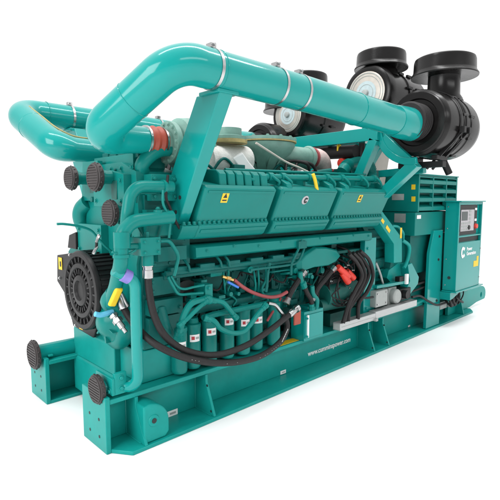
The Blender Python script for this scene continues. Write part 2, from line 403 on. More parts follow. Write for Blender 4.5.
# linkage in the middle
b = MB()
a1 = [P(x, y, y=-.05) for x, y in ((302, 240), (298, 250), (292, 263), (291, 275))]; b.tube(smoothpath(a1, 5), .011, 8)
a2 = [P(x, y, y=-.04) for x, y in ((306, 242), (302, 254), (296, 263), (282, 266), (265, 268), (250, 270))]; b.tube(smoothpath(a2, 5), .011, 8)
b.tube(smoothpath([P(x, y, y=-.03) for x, y in ((270, 263), (268, 272), (267, 285), (266, 292))], 5), .012, 8)
b.box(*[v for v in (P(298, 240, y=-.05).x, P(306, 240, y=-.05).x)], -.06, .0, 1.235, 1.30)
b.build('link_pipe', TE, G)

# after-cooler housing (odd cast cover)
poly = [P(x, y, y=-.02) for x, y in ((299, 270), (299, 261), (304, 255), (316, 247), (327, 247), (339, 250), (343, 256), (338, 262), (330, 266), (314, 268), (303, 272))]
b = MB(); b.loft([[p + V((0, .16, 0)) for p in poly], [p + V((0, .03, 0)) for p in poly], [p * .86 + (sum(poly, V()) / len(poly)) * .14 for p in poly]])
b.build('cast_housing', TC, G, .006, 2, 20)

# oil cooler stack and oil filters
b = MB()
b.box(.325, .63, .09, .415, .61, 1.355)
for z0, z1, d in ((1.16, 1.34, .05), (1.0, 1.13, .07), (.86, .97, .10), (.66, .84, .06)): b.box(.34, .60, .10 - d, .14, z0, z1)
b.bolts([(.37, .03, 1.03), (.57, .03, 1.03), (.37, .03, 1.10), (.57, .03, 1.10), (.37, .05, 1.19), (.57, .05, 1.31), (.57, .0, .9), (.37, .0, .9)], NEG_Y, .012)
b.tube(fillet([(.42, .02, .91), (.42, -.03, .80), (.5, .02, .68)], .05), .04, 14)
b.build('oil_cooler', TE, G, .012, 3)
b = MB(); b.lathe((.72, .14, .93), NEG_Y, [(0, .13), (.02, .13), (.021, .115), (.0215, .05), (.06, .045)], 28); b.build('dark_round_disc', DRK, G)  # dark stepped disc standing behind the oil filters
fx = [.545, .685, .83, 1.03, 1.19, 1.36, 1.56]
for i, x in enumerate(fx):
    x += .06; yy = .065 + .02 * (i % 2); zt = .775 if i < 3 else .815; r = .061
    b = MB(); b.lathe((x, yy, .385), ZU, [(0, r * .85), (.012, r * .97), (.03, r), (zt - .465, r), (zt - .455, r * 1.05), (zt - .43, r * 1.05), (zt - .42, r * .8), (zt - .385, r * .7)], 30)
    o = b.build('oil_filter', TC, G)
    if i in (5, 6) and i == 6: continue
    zl = (.61, .635, .66, .70, .665, .655)[i] - .035
    lb = MB(); n = 8; rr = r + .0018; rows = []
    a0, a1_ = math.radians(215), math.radians(290)
    for z in (zl, zl + .055): rows.append([(x + rr * math.cos(a0 + (a1_ - a0) * k / n), yy + rr * math.sin(a0 + (a1_ - a0) * k / n), z) for k in range(n + 1)])
    lb.loft(rows, False, False); ol = lb.build('filter_label', WHT, o)
    lb = MB(); rr += .0008; rows = []
    for z in (zl + .016, zl + .042): rows.append([(x + rr * math.cos(a0 + (a1_ - a0) * (.15 + .3 * k / n)), yy + rr * math.sin(a0 + (a1_ - a0) * (.15 + .3 * k / n)), z) for k in range(n + 1)])
    lb.loft(rows, False, False); lb.build('label_mark', NAVY, o)
    lb = MB(); rows = []
    for z in (zl + .02, zl + .036): rows.append([(x + rr * math.cos(a0 + (a1_ - a0) * (.55 + .35 * k / n)), yy + rr * math.sin(a0 + (a1_ - a0) * (.55 + .35 * k / n)), z) for k in range(n + 1)])
    lb.loft(rows, False, False); lb.build('label_mark', GRY, o)
b = MB(); b.box(.52, 1.72, .06, .20, .80, .86); b.box(.72, 1.64, .14, .2, .37, .5); b.build('filter_header', TE, G, .01)

# small teal hoses around the filters
def hose(name, pts, r, m, par=None, y=-.1, n=10, fit=None):
    q = [P(a, c, y=(d[0] if d else y)) for a, c, *d in pts]
    b = MB(); b.tube(smoothpath(q, 7), r, n); o = b.build(name, m, par or G)
    if fit:
        f = MB(); d = (q[0] - q[1]).normalized(); f.lathe(q[0] + d * .01, -d, [(0, r * 1.1), (.004, r * 1.4), (.03, r * 1.4), (.032, r * 1.2), (.06, r * 1.2)], 8)
        d = (q[-1] - q[-2]).normalized(); f.lathe(q[-1] + d * .01, -d, [(0, r * 1.1), (.004, r * 1.4), (.03, r * 1.4), (.032, r * 1.2), (.06, r * 1.2)], 8); f.scatter('hose_fitting', fit, o)
    return o
hose('oil_hose', [(207, 299, -.06), (192, 303), (184, 315), (180, 330), (178, 338, -.08)], .024, TC, fit=TC)
hose('oil_hose', [(206, 301, -.08), (196, 310), (188, 318), (179, 326)], .017, TC, fit=TC, y=-.12)
hose('oil_hose', [(205, 318, -.1), (214, 321), (221, 329), (232, 333), (243, 332), (250, 325), (258, 314), (266, 305)], .020, TC, fit=TC, y=-.13)
hose('oil_hose', [(210, 300, -.05), (222, 302), (229, 309), (236, 318)], .020, TC, fit=TC, y=-.07)
hose('lube_pipe', [(168, 277), (173, 286), (179, 294), (190, 294), (203, 293)], .010, TC, y=-.06)
hose('lube_pipe', [(171, 276), (177, 286), (184, 289), (194, 287), (204, 285)], .009, TC, y=-.06)
hose('lube_pipe', [(203, 318, .0), (216, 314, .0), (240, 309, .0), (268, 303, .0)], .024, TC)
hose('lube_pipe', [(231, 283), (228, 292), (236, 300), (233, 306)], .008, TC, y=.05)
hose('lube_pipe', [(268, 262), (268, 275), (262, 290), (268, 300)], .010, TC, y=.02)
c = P(206, 290, y=-.03); b = MB(); b.box(c.x - .03, c.x + .04, -.06, .08, c.z - .05, c.z + .045); b.sphere(c + V((.0, -.03, -.07)), .036); b.bolts([c + V((0, -.03, .02))], NEG_Y, .012); b.build('oil_fitting', TC, G, .008)

# big black hoses
def bighose(pts, r, name='coolant_hose'):
    q = [P(a, c, y=d) for a, c, d in pts]; b = MB(); sp = smoothpath(q, 10); b.tube(sp, r, 16); o = b.build(name, RUB, G); return o, q
o, q = bighose([(148, 276, -.10), (149, 290, -.11), (154, 315, -.13), (166, 337, -.16), (187, 351, -.18), (215, 355, -.19), (245, 346, -.18), (270, 330, -.15), (290, 314, -.12)], .0245, 'drain_hose')
d = (q[-1] - q[-2]).normalized(); b = MB(); b.lathe(q[-1] - d * .02, d, [(0, .028), (.01, .031), (.08, .031), (.09, .025), (.11, .025), (.111, .034), (.14, .034)], 14); b.build('hose_fitting', STL, o)
b = MB(); b.lathe(q[0] + V((0, 0, -.02)), ZU, [(0, .028), (.008, .036), (.06, .036), (.062, .032), (.08, .032), (.082, .037), (.13, .037), (.135, .03)], 16); b.build('hose_fitting', STL, o)
c = q[0] + V((0, 0, .20)); b = MB(); b.box(c.x - .075, c.x + .07, c.y - .05, c.y + .08, c.z - .06, c.z + .055); b.cyl(c - V((0, 0, .13)), c - V((0, 0, .05)), .04); b.bolts([c + V((-.05, -.05, .03)), c + V((.05, -.05, .03)), c + V((.05, -.05, -.04)), c + V((-.05, -.05, -.04))], NEG_Y, .009)
b.cyl(c + V((-.07, 0, .0)), c + V((-.17, .02, .0)), .022); b.cyl(c + V((0, 0, .05)), c + V((0, 0, .09)), .014); b.build('drain_valve', TC, o, .008)
hose('lube_pipe', [(160, 241), (168, 241), (173, 246), (178, 256), (176, 268), (174, 276)], .013, TC, y=-.07)
o, q = bighose([(122, 302, .14), (127, 314, .10), (140, 331, -.02), (160, 347, -.17), (190, 359, -.22), (225, 363, -.235), (258, 357, -.21), (280, 342, -.16), (287, 327, -.13), (284, 315, -.11)], .0245, 'drain_hose')
b = MB(); d = (q[0] - q[1]).normalized(); b.lathe(q[0] - d * .05, d, [(0, .036), (.01, .040), (.10, .034), (.11, .022), (.15, .022), (.151, .030), (.18, .030), (.2, .02)], 14); b.build('hose_fitting', STL, o)
mk = MB()
for k in range(12):   # worn lettering printed along the hose
    t = k / 11; p = q[7].lerp(q[8], .1 + .8 * t) + V((-.012, -.027, .0)); mk.box(p.x - .004, p.x + .004, p.y - .002, p.y, p.z - .004 * (1 + k % 2), p.z + .005)
for k in range(45):
    t = random.uniform(3.0, 7.0); i = int(t); p = smoothpath(q[i - 1:i + 2], 10)[min(19, int((t - i) * 10) + 10 if i < 8 else 10)]
    mk.box(p.x - .003, p.x + .003, p.y - .0252, p.y - .0235, p.z - .0015, p.z + .0015)
mk.build('worn_print', GRY, o)
hose('white_fitting_hose', [(284, 316), (280, 311), (275, 305), (268, 303)], .016, STL, y=-.10)
# red air hose with a blue valve
o = hose('red_hose', [(234, 280), (243, 287), (254, 293), (268, 297), (279, 296), (287, 292)], .015, RHS, y=-.04)
c = P(231, 279, y=-.04); b = MB(); b.cyl(c + V((-.09, 0, .03)), c + V((.02, 0, -.01)), .013, n=10); b.cyl(c + V((-.05, 0, .012)), c + V((-.01, 0, .0)), .02, n=6); b.build('valve_body', BRS, o)
b = MB(); b.beam(c + V((-.05, -.02, -.015)), c + V((.05, -.03, -.07)), .02, .018); b.build('valve_handle', BLU, o, .004)
hose('red_rod', [(281, 298), (277, 305), (272, 313), (267, 321)], .011, RHS, y=.03)
hose('black_hose', [(304, 272), (298, 281), (291, 292), (286, 303)], .026, RUB, y=-.03, fit=STL)
hose('black_hose', [(334, 268), (326, 278), (318, 288), (312, 300)], .024, RUB, y=-.03, fit=STL)
hose('black_hose', [(303, 283), (307, 293), (311, 300), (312, 309)], .022, RUB, y=-.05, fit=TC)
hose('teal_pipe', [(300, 272), (301, 280), (304, 288)], .024, TC, y=-.04)
hose('teal_pipe', [(312, 286), (313, 294), (317, 300), (316, 309)], .022, TC, y=-.05)
c0 = P(304, 332, y=-.04); c1 = P(324, 332, y=-.04); zt = P(310, 311, y=-.04).z
b = MB(); b.box(c0.x, c1.x - .02, -.04, .12, .364, zt); b.box(c0.x + .01, c1.x - .03, -.05, -.04, .39, zt - .03); b.bolts([(c0.x + .03, -.05, zt - .06), (c0.x + .03, -.05, .41)], NEG_Y, .01); b.box(c0.x + .1, c1.x - .03, .0, .10, zt, zt + .03); ob = b.build('junction_box', T, G, .006)
b = MB(); b.lathe((c0.x + .04, -.052, .40), ZU, [(0, .012), (zt - .43, .012)], 10); b.build('sight_tube', WHT, ob)
p = P(297, 317, y=-.07); b = MB(); b.box(p.x - .045, p.x + .045, -.08, -.062, p.z - .07, p.z + .065); b.build('red_tag', ORG, G, .008)

# ---- front gear housing, upper
b = MB()
b.prismx([(.12, .62), (.12, 1.22), (.06, 1.40), (.10, 1.86), (.30, 1.93), (.84, 1.93), (.95, 1.78), (.96, 1.45), (1.28, 1.22), (1.28, .62)], .30, .62)
b.prismx([(.16, 1.62), (.16, 1.84), (.40, 1.88), (.62, 1.86), (.62, 1.62)], .24, .32)
b.prismx([(.52, 1.24), (.52, 1.48), (.95, 1.48), (.95, 1.24)], .24, .31)
b.prismx([(.60, 1.66), (.60, 1.96), (.86, 1.96), (.90, 1.66)], .27, .31)
b.box(.34, .60, .20, .80, 1.86, 1.99)
b.bolts([(.24, .20, 1.66), (.24, .20, 1.8), (.24, .4, 1.85), (.24, .58, 1.82), (.24, .58, 1.66), (.24, .56, 1.28), (.24, .56, 1.44), (.24, .9, 1.44), (.24, .9, 1.28)], (-1, 0, 0), .013)
b.bolts([(.30, y, 1.89) for y in (.15, .3, .45)] + [(.30, .16, z) for z in (1.3, 1.4, 1.5, 1.55)], (-1, 0, 0), .012)
# side of housing
b.box(.33, .58, .02, .12, 1.42, 1.60); b.box(.36, .56, .0, .12, 1.66, 1.84); b.bolts([(x, .0, z) for x in (.38, .54) for z in (1.69, 1.81)], NEG_Y, .012)
b.build('gear_housing', TC, G, .012, 3)
b = MB()
for k in range(26):
    y = random.uniform(.15, .9); z = random.uniform(1.25, 1.9); q = random.random()
    if q < .55: b.bolt((.30, y, z), (-1, 0, 0), random.uniform(.009, .016), .02)
    else: b.cyl((.31, y, z), (.25, y, z), random.uniform(.012, .03), n=14)
for k in range(18):
    x = random.uniform(.34, .6); y = random.uniform(.12, .7); b.box(x, x + random.uniform(.03, .08), y, y + random.uniform(.04, .1), 1.96, 1.99 + random.uniform(.02, .10))
b.tube(smoothpath([(.36, .2, 2.0), (.4, .3, 2.07), (.45, .45, 2.06), (.5, .55, 2.0)], 6), .02, 10)
b.scatter('housing_fitting', TE, G, .004)
# darker raised plates on housing front; recess shade is put into their colour
b = MB(); b.box(.234, .242, .25, .33, 1.67, 1.80); b.box(.264, .272, .66, .74, 1.72, 1.86); b.scatter('shaded_recess_plate', TD, G, .006)
# left side hose on the silhouette and wire
hose('coolant_elbow', [(88, 202, .85), (82, 208, .92), (80, 216, .95), (83, 226, .95), (88, 232, .9)], .06, TC, n=16)
b = MB(); b.prismx([(.93, 1.27), (.93, 1.41), (1.06, 1.38), (1.10, 1.27)], .22, .30); b.build('black_bracket', BPT, G, .006)
hose('wire_rod', [(57, 224), (64, 224), (78, 226), (90, 230), (97, 237), (105, 246), (112, 252)], .009, TC, y=.40)
hose('black_sensor', [(99, 236, .3), (97, 241, .3), (96, 249, .3), (94, 253, .3)], .010, RUB, fit=STL)

# upper flanged water pipes
for (px, py, yy, r, xe) in ((69, 178, .74, .088, .34), (93, 177, .34, .098, .34), (108, 213, .20, .088, .42)):
    p = P(px, py, y=yy); b = MB(); b.tube([p + V((.02, 0, 0)), V((xe, yy, p.z))], .047, 18); b.lathe(p + V((.02, 0, 0)), XR, [(0, .056), (.05, .056)], 20); b.lathe((xe - .05, yy, p.z), XR, [(0, .075), (.03, .075)], 20)
    o = b.build('flanged_pipe', TC, G); cap_flange(o, p, r, .035)
# two elbow water pipes to the side
b = MB(); yy = -.03
b.tube(fillet([P(172, 187, y=yy), P(131, 186, y=yy), P(127, 216, y=yy), P(125, 240, y=.04)], [.13, .1], 9), .040, 18)
e = P(162, 187, y=yy); b.lathe(e, XR, [(0, .05), (.02, .05)], 18); b.build('water_pipe', TC, G)
b = MB(); yy = -.10
b.tube(fillet([P(172, 217, y=yy), P(122, 222, y=yy), P(121, 262, y=yy), P(116, 285, y=.05), P(110, 303, y=.18)], [.14, .1, .1], 9), .045, 18)
b.lathe(P(122, 240, y=yy), ZU, [(-.05, .052), (.05, .052)], 18); b.lathe(P(121.5, 256, y=yy), ZU, [(-.01, .052), (.01, .052)], 18); b.cyl(P(158, 217, y=yy), P(158, 210, y=yy), .03); b.bolt(P(158, 209, y=yy), ZU, .012)
b.build('water_pipe', TC, G)
hose('thin_cable', [(163, 190), (163, 203), (167, 213), (170, 222), (169, 238)], .009, TC, y=-.11)
hose('thin_cable', [(168, 175), (166, 196), (170, 208), (176, 222), (182, 232)], .010, RUB, y=-.06)
b = MB()
for x0, y0, x1, y1 in ((137, 224, 143, 236), (162, 226, 158, 240), (137, 203, 139, 190), (140, 193, 156, 193)): b.tube([P(x0, y0, y=.0), P(x1, y1, y=.0)], .008, 8)
b.scatter('small_pipe', TC, G)
# filler of block side between pipes
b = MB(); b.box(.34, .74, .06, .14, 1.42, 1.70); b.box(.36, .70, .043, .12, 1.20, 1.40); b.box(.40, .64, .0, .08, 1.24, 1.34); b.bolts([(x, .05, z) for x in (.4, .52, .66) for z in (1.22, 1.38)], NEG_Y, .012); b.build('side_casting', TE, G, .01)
b = MB(); b.tube(smoothpath([(.44, .18, 1.80), (.36, .12, 1.90), (.46, .1, 2.0), (.60, .1, 2.03)], 6), .05, 14); b.build('coolant_elbow', TC, G)

# water pump
b = MB(); c = V((.20, .33, .79))
b.lathe(c + V((.10, 0, 0)), (-1, 0, 0), [(0, .16), (.05, .175), (.10, .17), (.13, .13), (.15, .10), (.17, .085), (.19, .055), (.197, .02)], 36)
b.torus(c + V((.04, -.01, -.01)), XR, .13, .065, 32, 12)
b.tube(smoothpath([c + V((.04, -.13, .02)), c + V((.03, -.15, .10)), P(108, 303, y=.20), P(113, 293, y=.13)], 6), [.06] * 6 + [.055] * 6 + [.05] * 7, 18)
for k in range(10):
    a = 2 * PI * k / 10; b.bolt(c + V((-.005, math.cos(a) * .15, math.sin(a) * .15)), (-1, 0, 0), .011)
for k in range(6):
    a = 2 * PI * k / 6 + .3; b.prismx([(c.y + .08 * math.cos(a) - .01, c.z + .08 * math.sin(a)), (c.y + .08 * math.cos(a) + .01, c.z + .08 * math.sin(a)), (c.y + .14 * math.cos(a) + .01, c.z + .14 * math.sin(a)), (c.y + .14 * math.cos(a) - .01, c.z + .14 * math.sin(a))], c.x - .06, c.x)
b.build('water_pump', TC, G, .004)
b = MB(); p0 = P(112, 304, y=.12); p1 = P(120, 286, y=.06); d = (p1 - p0); b.beam(p0 + V((-.03, -.05, 0)), p1 + V((-.03, -.05, 0)), .03, .055, (1, 0, 0)); b.build('yellow_tag', YEL, G, .012)
hose('tape_wrap', [(95, 314), (101, 315), (108, 313), (113, 311)], .018, LBL, y=.16)
b = MB(); p = P(115, 317, y=.12); q = P(123, 328, y=.06); b.cyl(p, q, .022, n=12); b.cyl(p.lerp(q, .2), p.lerp(q, .5), .036, n=6); b.cyl(q, q + (q - p) * .4, .014, n=10); b.lathe(p, (p - q), [(0, .03), (.02, .03)], 8); b.build('drain_tap', STL, G)
hose('tie_wrap', [(112, 252), (120, 254), (128, 254), (136, 250)], .007, TC, y=-.12)

# damper guard
b = MB(); c = V((.11, .63, .99)); yz = [(P(a, e, x=.225).y, P(a, e, x=.225).z) for a, e in ((57, 255), (92, 250), (100, 262), (100, 318), (93, 338), (73, 326), (66, 296), (57, 281))]
b.prismx(yz, .225, .252); b.box(.33, .45, .30, .95, .60, 1.25); o = b.build('damper_guard', BPT, G, .006)
b = MB(); R_ = .30; b.lathe(c + V((.03, 0, 0)), (-1, 0, 0), [(0, R_), (.02, R_), (.035, R_ * .965), (.036, R_ * .86), (.02, R_ * .83), (.018, R_ * .72), (.034, R_ * .68), (.036, R_ * .58), (.02, R_ * .54), (.018, R_ * .42), (.036, R_ * .38), (.042, R_ * .26), (.025, R_ * .22), (.025, R_ * .06)], 56)
for k in range(24):
    a = 2 * PI * k / 24
    for r0, r1 in ((.72, .84), (.42, .54)):
        p, q = c + V((.004, R_ * r0 * math.cos(a), R_ * r0 * math.sin(a))), c + V((.004, R_ * r1 * math.cos(a), R_ * r1 * math.sin(a))); b.beam(p, q, .012, .012, (1, 0, 0))
b.build('damper_cover', BPT, o)
b = MB(); b.lathe(c + V((.031, 0, 0)), XR, [(0, R_ * .97), (.20, R_ * .97)], 56)
for k in range(48):
    a = 2 * PI * k / 48; p = c + V((.035, R_ * .965 * math.cos(a), R_ * .965 * math.sin(a))); b.beam(p, p + V((.19, 0, 0)), .014, .022, (0, math.cos(a), math.sin(a)))
b.build('damper_drum', BPT, o)
plate('caution_sticker', P(60.5, 263.5, x=.223), NEG_Y, ZU, .075, .105, YEL, o); plate('caution_sticker', P(81, 322, x=.223), NEG_Y, ZU, .065, .12, YEL, o)
plate('caution_print', P(60.5, 264, x=.2195), NEG_Y, ZU, .026, .045, DRK, o, .0006); plate('caution_print', P(81, 322, x=.2195), NEG_Y, ZU, .022, .06, DRK, o, .0006)
b = MB(); b.bolts([P(a, e, x=.225) for a, e in ((60, 278), (70, 255), (68, 296), (76, 325))], (-1, 0, 0), .010); b.scatter('guard_bolt', STL, o)

# ---- intake ducts (both banks)
def clamp(parent, p, d, r):
    b = MB(); b.lathe(V(p) - V(d).normalized() * .011, d, [(0, r + .001), (0, r + .004), (.022, r + .004), (.022, r + .001)], 48, False)
    u, v = frame(V(d)); q = V(p) + ZU * (r + .02); b.box(q.x - .02, q.x + .02, q.y - .025, q.y + .025, q.z - .016, q.z + .010); b.cyl(q + V((0, -.04, 0)), q + V((0, .04, 0)), .008, n=8)
    b.build('band_clamp', STL, parent)
def duct(pts, R, r, clamps, ycl):
    path = fillet(pts, R, 16); n = len(path); rad = []; e0 = path[-1]
    for k in range(1, 9): path.insert(n - 2 + k, path[n - 2].lerp(e0, k / 9))
    for i, p in enumerate(path): t = min(1, max(0, (i - n + 12) / 17)); rq = r + .016 * min(1, max(0, (p.x - .3) / 2.3)); rad.append(rq + (.092 - rq) * t * t * (3 - 2 * t))
    b = MB(); b.tube(path, rad, 40); o = b.build('intake_duct', T, G)
    for p in clamps: clamp(o, p, (1, 0, -.01), r + .016 * min(1, max(0, (p[0] - .3) / 2.3)))
    return o
nd = duct([(2.80, -.45, 2.395), (1.4, -.45, 2.445), (.265, -.45, 2.464), (-.005, .075, 2.06), (.42, .13, 2.075)], [.5, .22, .12], .119, [(.52, -.45, 2.459), (1.09, -.45, 2.452), (1.33, -.45, 2.446)], -.45)
fd = duct([(3.0, 1.85, 2.40), (1.4, 1.85, 2.445), (.10, 1.85, 2.465), (.20, 1.16, 2.09), (.82, 1.22, 2.085)], [.5, .17, .14], .119, [(.60, 1.85, 2.459), (1.6, 1.85, 2.44)], 1.85)
def weld(par, p, d, r):
    b = MB(); b.torus(p, d, r + .0005, .0028, 48, 6); b.build('weld_seam', T, par)
weld(nd, (.56, -.45, 2.459), XR, .1205); weld(nd, (.13, -.1875, 2.262), (-.27, .525, -.404), .119)
weld(nd, (2.05, -.45, 2.421), XR, .1315); weld(fd, (.37, 1.85, 2.463), XR, .120); weld(fd, (.145, 1.55, 2.30), (.1, -.85, -.46), .119)
# conical end towards the near filter
b = MB(); b.lathe((2.66, -.45, 2.398), (1, 0, -.015), [(0, .137), (.01, .140), (.20, .153), (.33, .157)], 40); b.build('duct_cone', T, nd)
b = MB(); b.lathe((2.70, 1.85, 2.41), (1, 0, -.025), [(0, .137), (.01, .142), (.20, .155), (.33, .160)], 40); b.build('duct_cone', T, fd)
for yy, par in ((.13, nd), (1.22, fd)):
    xo = .39 if yy < .7 else .79
    b = MB(); b.lathe((xo, yy, 2.075), XR, [(0, .094), (.02, .099), (.035, .094), (.06, .106), (.085, .094), (.11, .106), (.13, .094), (.15, .098)], 36); b.build('silicone_coupling', ORG, par)
    b = MB(); b.lathe((xo, yy, 2.075), XR, [(-.002, .099), (.0, .103), (.014, .103), (.016, .099)], 36); b.lathe((xo + .13, yy, 2.075), XR, [(0, .097), (.0, .102), (.014, .102), (.016, .097)], 36); b.scatter('band_clamp', STL, par)
    b = MB(); b.lathe((xo + .15, yy, 2.075), XR, [(0, .085), (.03, .085), (.031, .15), (.07, .15), (.09, .13), (.12, .18), (.20, .19), (.26, .16), (.33, .12)], 36)
    for k in range(14):
        a = 2 * PI * k / 14; b.bolt((xo + .181, yy + .13 * math.cos(a), 2.075 + .13 * math.sin(a)), (-1, 0, 0), .011)
    b.tube(smoothpath([(.80, yy, 2.2), (.95, yy + .05, 2.26), (1.1, yy + (.25 if yy < .7 else -.25), 2.2), (1.2, yy + (.3 if yy < .7 else -.3), 2.1)], 6), .07, 14)
    b.build('turbocharger', HEAT, G)
# thin tan line along the far duct's upper edge
of = V((.35, -.36, .86)).normalized() * .121; A_, B_ = V((.115, 1.70, 2.383)), V((.185, 1.30, 2.166))
pts = smoothpath([A_ + of, A_.lerp(B_, .5) + of, B_ + of, V((.34, 1.19, 2.205)), V((.5, 1.2, 2.195))], 6); b = MB(); b.tube(pts, .006, 6); b.build('tan_edge_line', GSK, fd)

# arms carrying the ducts
ARM = [(-.25, 2.335), (-.49, 2.328), (-.015, 1.49), (.10, 1.61), (.14, 1.72)]
def arm(x0, x1, yt, zt, yb, zb, mir=False):
    y = (lambda v: 1.4 - v) if mir else (lambda v: v)
    b = MB()
    top, bot = V((0, yt, zt)), V((0, yb, zb)); s = V((0, 1, 0))
    yz = [(y(p), q) for p, q in ARM]
    b.loft([[(x0, *p) for p in yz], [(xx, *p) for xx, p in zip((x1, x1, x0 + .09, x0 + .09, x0 + .10), yz)]])
    sg = 1 if not mir else -1
    b.box(x0 - .02, x1 + .04, y(yt) - .10 + .02 * sg, y(yt) + .10 + .02 * sg, zt - .005, zt + .02)
    o = b.build('duct_arm', T, G, .006)
    h = MB()
    for t in (.76, .88):
        for k in (.25, .65):
            p = top.lerp(bot, t) + V((0, .14 * k, 0)); h.lathe((x0 - .004, y(p.y), p.z), XR, [(0, .014), (.005, .014)], 14)
    h.scatter('bolt_hole', DRK, o)
    return o
arm(.555, .665, -.42, 2.328, .02, 1.48); arm(.555, .665, -.42, 2.328, .02, 1.48, True)
b = MB(); b.box(.70, 2.8, .20, .26, 1.835, 1.89); b.build('cover_bridge', TE, G)

# ---- valley: exhaust, insulation and turbo pieces
b = MB(); c = V((1.78, .62, 2.09))
b.lathe((2.05, .62, 2.225), ZU, [(-.33, .10), (-.2, .16), (-.10, .27), (-.03, .31), (0, .31)], 40)
for k in range(10):
    a = 2 * PI * k / 10; b.beam((2.05 + .10 * math.cos(a), .62 + .10 * math.sin(a), 1.92), (2.05 + .29 * math.cos(a), .62 + .29 * math.sin(a), 2.2), .02, .09, (-math.sin(a), math.cos(a), .1))
b.tube(smoothpath([(2.1, .56, 2.10), (2.35, .50, 2.11), (2.6, .5, 2.11)], 6), .105, 20); b.lathe((2.56, .5, 2.11), XR, [(0, .115), (.03, .13), (.05, .115)], 24)
b.build('exhaust_collector', HEAT, G, .006)
b = MB(); b.lathe((2.05, .62, 2.227), ZU, [(0, .325), (.012, .325)], 40); b.build('flange_gasket', GSK, G)
b = MB(); b.lathe((2.05, .62, 2.24), ZU, [(0, .325), (.03, .325), (.032, .30)], 40); b.bolts([(2.05 + .3 * math.cos(2 * PI * k / 14), .62 + .3 * math.sin(2 * PI * k / 14), 2.27) for k in range(14)], ZU, .014); b.build('exhaust_flange', HEAT, G)
b = MB(); b.tube(smoothpath([(2.60, .5, 2.11), (2.75, .5, 2.12), (2.86, .52, 2.07), (2.92, .56, 1.95), (2.92, .6, 1.82)], 7), [.09] * 4 + [.10] * 25, 20); b.build('insulated_elbow', PNK, G)
b = MB(); b.torus((2.66, .5, 2.115), XR, .10, .014, 24, 8); b.torus((2.90, .54, 1.99), (.2, .1, -1), .115, .012, 24, 8); b.scatter('wrap_band', RHS, G)
b = MB(); b.tube([(1.15, .42, 2.0), (1.62, .44, 2.03)], .125, 24); b.lathe((1.62, .44, 2.03), XR, [(0, .12), (.03, .09)], 20)
b.build('insulated_pipe', WRAP, G)
b = MB(); b.lathe((1.42, .44, 2.16), ZU, [(0, .17), (.03, .17)], 28); b.build('exhaust_flange', GSK, G)
b = MB(); b.lathe((1.42, .44, 2.19), ZU, [(0, .16), (.03, .16), (.04, .12), (.10, .12)], 28); b.build('exhaust_flange', HEAT, G)
b = MB(); p = P(243, 164, y=.32); rag = []
for (dx, dz) in ((-.14, .04), (-.02, .10), (.06, .02), (.15, -.05), (.02, -.07), (-.08, -.02)): rag.append((p.x + dx, .30, p.z + dz))
b.loft([rag, [(x, .36, z + .02) for x, _, z in rag]]); b.build('white_rag', WHT, G, .015, 3)
hose('pale_rod', [(256, 143), (270, 152), (286, 162), (300, 168), (312, 174)], .010, BEI, y=.22)
hose('yellow_tie', [(313, 174), (315, 180), (317, 190)], .015, YEL, y=-.17)
# ribbed charge hose
pts = fillet([P(342, 172, y=.25), P(347, 165, y=.25), P(362, 162, y=.25), P(371, 166, y=.25), P(371, 186, y=.25)], .12, 8); fine = []
for a, c in zip(pts, pts[1:]):
    for k in range(4): fine.append(a.lerp(c, k / 4))
fine.append(pts[-1]); b = MB(); b.tube(fine, [.062 + (.006 if (i // 2) % 2 else 0) for i in range(len(fine))], 18); b.build('charge_hose', TC, G)
b = MB()
for k in range(70):
    x = random.uniform(.8, 3.1); y = random.uniform(.22, 1.2); z = random.uniform(1.84, 1.95); q = random.random()
    if q < .4: b.cyl((x, y, z), (x + random.uniform(-.05, .25), y + random.uniform(-.1, .1), z + random.uniform(-.02, .08)), random.uniform(.012, .035), n=10)
    elif q < .75: b.box(x, x + random.uniform(.04, .16), y, y + random.uniform(.05, .12), z - .05, z + random.uniform(.02, .12))
    else: b.tube(smoothpath([(x, y, z), (x + .08, y - .04, z + .10), (x + .22, y, z + .05), (x + .3, y + .05, z - .03)], 5), .013, 8)
b.scatter('valley_fitting', TE, G, .004)
b = MB()
for k in range(16):
    x = random.uniform(.8, 2.2); y = random.uniform(.3, 1.1); z = 1.9
    b.tube(smoothpath([(x, y, z), (x + .1, y + .06, z + .14), (x + .25, y + random.uniform(-.1, .1), z + .12), (x + .35, y, z)], 5), .016, 8)
b.scatter('wiring_cable', RUB, G)
b = MB(); p = P(344, 163, y=.4); b.cyl(p + V((-.06, 0, 0)), p + V((.06, 0, 0)), .05, n=14); b.build('red_sensor', RED, G)
b = MB(); b.cyl(p + V((.04, 0, 0)), p + V((.5, 0, .03)), .07, n=16); b.box(p.x + .0, p.x + .6, .3, .6, 1.80, p.z - .06); b.build('rear_casting', TE, G, .01)
b = MB()
for a, c in ((339, 148), (361, 156)):
    q = P(a, c, y=.45); b.box(q.x - .03, q.x + .03, .44, .46, q.z - .035, q.z + .035)
b.scatter('yellow_tag', YEL, G, .004)

